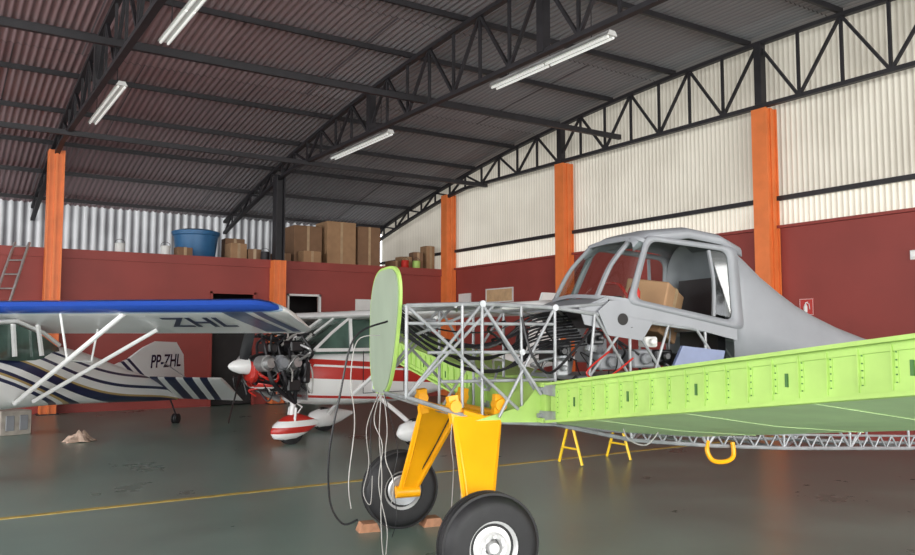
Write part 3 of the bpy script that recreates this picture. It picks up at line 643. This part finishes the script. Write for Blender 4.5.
for i in range(30):
    x=random.uniform(-.6,.0); y=random.uniform(-.45,.2); z=random.uniform(.75,1.55); pts=[(x,y,z)]
    for k in range(4):
        x=max(-.66,min(.06,x+random.uniform(-.18,.2))); y=max(-.46,min(.4,y+random.uniform(-.2,.2))); z=max(.7,min(1.56,z+random.uniform(-.22,.22))); pts.append((x,y,z))
    b=M(); b.path(pts,random.choice((.008,.012,.018)),6,smooth=True); b.obj('hose',random.choice((m_black,m_black,m_steel,m_red,m_alu,m_cable)),E)
for i,(x,y,z,w,d,h) in enumerate(((-.15,-.3,1.42,.2,.2,.14),(-.45,-.2,1.4,.14,.2,.12),(-.2,-.35,.95,.2,.15,.16),(-.02,-.35,1.1,.1,.2,.26))):
    b=M(); b.box((x,y,z),(w,d,h)); o=b.obj('accessory_unit',m_black,E,smooth=False); o.modifiers.new('b','BEVEL').width=.02
for s in(-1,1):
    b=M()
    for z in(1.36,.85): b.tube((.06,s*.38,z),(-.3,s*.2,1.15),.016)
    b.obj('engine_mount',m_steel,E)
b=M(); b.plate([(.04,-.46,.68),(.04,.46,.68),(.04,.46,1.38),(.04,.3,1.44),(.04,-.3,1.44),(.04,-.46,1.38)],(.015,0,0)); b.obj('firewall',m_alu,B,smooth=False)
b=M(); b.loft([ering(x,w,zb,zt,2.6,24) for x,w,zb,zt in((-.7,.14,.98,1.26),(-.67,.19,.95,1.27),(-.62,.2,.94,1.25))],closed=True,cap=True); b.obj('nose_bowl',m_red,B)
b=M(); b.loft([[p for p in ering(x,w,zb,1.22,2.6,24)[14:23]] for x,w,zb in((-.62,.22,.88),(-.4,.28,.83),(-.25,.3,.8))],closed=False); b.obj('lower_cowling',stripes('cowling_paint',(0,0,1),0,[(0,WHITE),(.88,REDP)]),B,solid=.01)
Pp=sub('propeller',B)
b=M(); b.lathe([(.001,-1.0),(.035,-.98),(.075,-.92),(.11,-.82),(.125,-.7),(.001,-.7)],(0,0,1.19),(1,0,0),24); b.obj('spinner',m_white,Pp)
for k,sg in enumerate((1,-1)):
    d=Vector((0,.44,-.9)).normalized()*sg; t=Vector((0,.9,.44)).normalized()*sg; b=M(); rings=[]
    for q,c,th,tw in((.08,.05,.04,60),(.2,.08,.03,45),(.45,.09,.018,28),(.75,.075,.01,18),(.92,.05,.006,15),(.96,.01,.003,15)):
        ch=(t*math.cos(R(tw))+Vector((1,0,0))*math.sin(R(tw)))*c; nn=d.cross(ch).normalized()*th
        o=Vector((-.78,0,1.19))+d*q; rings.append([o-ch,o-ch*.3+nn,o+ch*.4+nn,o+ch,o+ch*.4-nn*.4,o-ch*.3-nn*.4])
    b.loft(rings); b.obj('propeller_blade',m_black,Pp)
b=M(); b.plate([(5.0,-.03,1.3),(5.5,-.03,1.55),(5.95,-.03,2.5),(6.3,-.03,2.5),(6.45,-.03,1.4),(6.3,-.03,1.15),(5.2,-.03,1.2)],(0,.06,0)); sh(b.obj('tail_fin',m_white,B,smooth=False))
for s in(-1,1):
    b=M(); b.loft([airring(s*y,5.5+.1*y,1.0-.15*y,1.22,.08,0) for y in(0,.6,1.2,1.65)]); sh(b.obj('tailplane',m_white,B))

# ------------------------------------------------------------------ AIRCRAFT 3
C=empty('light_airplane',(.96,12.5,0),47.1,'white and navy striped high-wing taildragger airplane','airplane')
GOLD=(.45,.32,.12)
m_st=stripes('navy_swoosh_livery',(.1,0,.5),-.08,[(0,WHITE),(.34,NAVY),(.365,WHITE),(.385,GOLD),(.4,NAVY),(.425,WHITE),(.47,NAVY),(.53,GOLD),(.545,WHITE),(.6,NAVY),(.625,WHITE),(.69,NAVY),(.71,WHITE)],warp=.06)
b=M(); S=[(-2.3,.1,.9,1.15),(-2.2,.28,.75,1.25),(-1.9,.36,.7,1.35),(-1.2,.42,.66,1.4),(-.4,.42,.66,1.38),(.3,.37,.65,1.48),(.9,.32,.63,1.48),(1.5,.28,.6,1.38),(2.6,.19,.54,1.1),(3.6,.11,.48,.88),(4.3,.05,.45,.74),(4.5,.035,.44,.7)]
b.loft([ering(x,w,zb,zt,3,24) for x,w,zb,zt in S]); b.obj('fuselage',m_st,C)
b=M(); rings=[]
for x,w,zt,z0 in((-1.6,.38,1.42,1.35),(-1.1,.38,1.76,1.35),(-.3,.37,1.8,1.3),(.25,.34,1.66,1.3),(.7,.28,1.48,1.3)):
    rings.append([Vector((x,-w,z0)),Vector((x,-w+.05,zt-.02)),Vector((x,-w+.12,zt)),Vector((x,w-.12,zt)),Vector((x,w-.05,zt-.02)),Vector((x,w,z0))])
b.loft(rings,0); b.obj('cabin_glazing',m_cabglass,C,ang=.4)
for s in(-1,1):
    b=M()
    b.path([(-1.6,s*.37,1.42),(-1.1,s*.34,1.78),(-.3,s*.33,1.82),(.25,s*.3,1.68),(.7,s*.24,1.5)],.028,8)
    for x0,x1 in((-1.05,-1.0),(-.4,-.38),(.12,.1)): b.beam((x0,s*.4,1.36),(x1,s*.34,1.78),.04,.045)
    b.obj('cabin_pillar',m_white,C)
m_wu=stripes('wing_blue_edge_livery',(.5,0,0),.5,[(0,(.02,.07,.36)),(.225,(.45,.58,.75)),(.25,(.92,.92,.92))])
ZW=2.0; TW=.19; DR=.33
for s in(-1,1):
    b=M(); L=3.7
    rg=[airring(s*y,-.7,1.4,ZW,TW,DR) for y in(0,1,2,3,L)]
    for dy,xl,c,t,dz in((.12,-.69,1.37,.18,0),(.24,-.65,1.27,.155,-.005),(.34,-.57,1.1,.115,-.01),(.41,-.46,.85,.07,-.02),(.44,-.3,.5,.03,-.05)):
        rg.append(airring(s*(L+dy),xl,c,ZW+dz-(xl+.7)*.22,t,DR*c/1.4))
    b.loft(rg); b.obj('wing',m_wu,C)
    for z,(p,q,r) in enumerate((((-.45,s*1.95,1.9),(-.35,s*.38,.75),.032),((.35,s*1.95,1.71),(.0,s*.38,.75),.028),((-.5,s*1.1,1.92),(-.4,s*1.15,1.32),.016),((.3,s*1.1,1.72),(.15,s*1.12,1.28),.014),((-.4,s*1.15,1.32),(.15,s*1.12,1.28),.014))):
        b=M(); b.path([p,q],r,8); b.obj('wing_strut' if z<2 else 'jury_strut',m_white,C)
    b=M(); b.path([(-1.7,s*.3,.74),(-1.75,s*.75,.28)],[.05,.035],8); b.obj('main_gear_leg',m_white,C)
    wheel(C,(-1.75,s*.82,.22),.22,.13,.09,side=s)
    b=M(); b.loft([airring(s*y,3.35+.2*y,1.2-.2*y,.92-.02*y,.06,.46) for y in(0.02,.5,1.0,1.3)]); b.obj('tailplane',stripes('tailplane_stripes',(.12,.6*s,0),-.39,[(0,WHITE),(.07,NAVY),(.15,WHITE),(.22,NAVY),(.34,WHITE),(.42,NAVY),(.52,WHITE),(.6,NAVY),(.68,WHITE)]),C)
    b=M(); b.tube((3.95,s*.03,1.15),(3.95,s*.7,.74),.01,6); b.obj('tail_brace',m_alu,C)
def under(x,y,e=.006): 
    u=(x+.7)/1.4; h=0
    pts=[(0,0),(.02,-.25),(.08,-.4),(.25,-.42),(.5,-.3),(.8,-.1),(1,-.04)]
    for (a,p),(c,q) in zip(pts[:-1],pts[1:]):
        if a<=u<=c: h=(p+(q-p)*(u-a)/(c-a))*.62*TW
    return Vector((x,y,ZW-DR*u+h-e))
m_slate=mat('slate_blue_paint',(.1,.14,.26),.3)
for (ya,yb,sl) in((-3.62,-3.32,.5),(-3.84,-3.72,.4)):
    b=M()
    for i in range(6):
        x0=-.56+i*.19;x1=x0+.19; f=lambda x,y:under(x,max(y-sl*(x+.5)*.18,-3.98))
        b.add([f(x0,ya),f(x0,yb),f(x1,yb),f(x1,ya)],[(0,1,2,3)])
    b.obj('wing_marking',m_slate,C,smooth=False)
me=textmesh('ZHL',.8,.25,.012,.001)
for v in me.vertices:
    x,y,z=v.co; v.co=under(-.0-y*.98,-2.72-x*.62,.008+z)
me.materials.append(mat('registration_blue',(.02,.03,.1),.3)); o=bpy.data.objects.new('registration_text',me); COL.objects.link(o); o.parent=C
b=M(); b.plate([(2.3,-.02,1.13),(2.8,-.02,1.24),(3.3,-.02,1.44),(3.7,-.02,1.54),(4.4,-.02,1.52),(4.68,-.02,1.28),(4.75,-.02,.6),(4.55,-.02,.46),(4.0,-.02,.55),(3.0,-.02,.8)],(0,.04,0)); b.obj('tail_fin',stripes('fin_livery',(.5,0,.8),-2.15,[(0,WHITE),(.1,NAVY),(.16,WHITE),(.22,NAVY),(.27,WHITE)]),C,smooth=False)
text('PP-ZHL',.33,'registration_text',m_navy,C,frame((4.02,-.026,1.17),(1,0,0),(0,0,1)),shear=.15,bold=.005)
b=M(); b.path([(4.25,0,.47),(4.45,0,.2),(4.48,0,.12)],.016,6); b.obj('tail_spring',m_steel,C)
wheel(C,(4.48,0,.09),.09,.05,.04,side=-1)

# ------------------------------------------------------------------ floor things
e=empty('concrete_block',(1.25,15.5,0),20,'pale concrete block on the green floor','block')
b=M(); b.box((0,0,.2),(.5,.4,.4)); 
for x in(-.1,.12): b.box((x,-.205,.2),(.14,.02,.25),1)
o=b.obj('block_body',[m_conc,m_sheet_grey],e,smooth=False); o.modifiers.new('b','BEVEL').width=.015
b=M(); n=28
def rg(u,v):
    a=u*2*math.pi; rr=v; nz=noise.noise(Vector((math.cos(a)*rr*3,math.sin(a)*rr*3,1.7))); k=1+.35*math.sin(a*5+1)*rr
    return (.2*rr*math.cos(a)*k,.14*rr*math.sin(a)*k,max(.004,.16*(1-rr**1.5)+.09*nz*(1-rr*.6)))
b.grid(rg,n,10); o=b.obj('cloth_rag',m_cloth,label='crumpled tan rag lying on the green floor',cat='rag',solid=.004); o.location=(2.06,13.8,0)
e=empty('trestle',(7.35,7.95,0),0,'low yellow metal trestle standing beneath the wing','trestle')
for x in(-.42,.42):
    for s in(-1,1):
        b=M(); b.tube((x,0,.6),(x,s*.22,0.01),.018); b.obj('leg',m_yellow2,e)
    b=M(); b.tube((x,-.15,.2),(x,.15,.2),.014); b.obj('cross_brace',m_yellow2,e)
b=M(); b.beam((-.5,0,.62),(.5,0,.62),.07,.05); b.obj('top_bar',m_yellow2,e,smooth=False)

# ------------------------------------------------------------------ light, world, camera
w=bpy.data.worlds.new('World'); scene.world=w; w.use_nodes=True; bg=w.node_tree.nodes['Background']; bg.inputs[0].default_value=(.93,.96,1,1); bg.inputs[1].default_value=3.4
def area(loc,rot,sx,sy,p,col=(1,1,1)):  # unseen area lamps, added as fill at the open front and left side
    l=bpy.data.lights.new('daylight_fill','AREA'); l.shape='RECTANGLE'; l.size=sx; l.size_y=sy; l.energy=p; l.color=col
    o=bpy.data.objects.new('daylight_fill',l); COL.objects.link(o); o.location=loc; o.rotation_euler=[R(a) for a in rot]; return o
area((1,-8.5,3.4),(80,0,0),22,6,3300,(1,.975,.93))
area((-11.5,8,3.2),(80,0,-90),26,5,2000,(1,.98,.95))
cam=bpy.data.cameras.new('Camera'); co=bpy.data.objects.new('Camera',cam); COL.objects.link(co); co.location=(0,0,1.6); co.rotation_euler=(R(94.27),0,R(-33.25)); cam.lens=31.87; cam.sensor_width=36; cam.clip_end=200
scene.camera=co
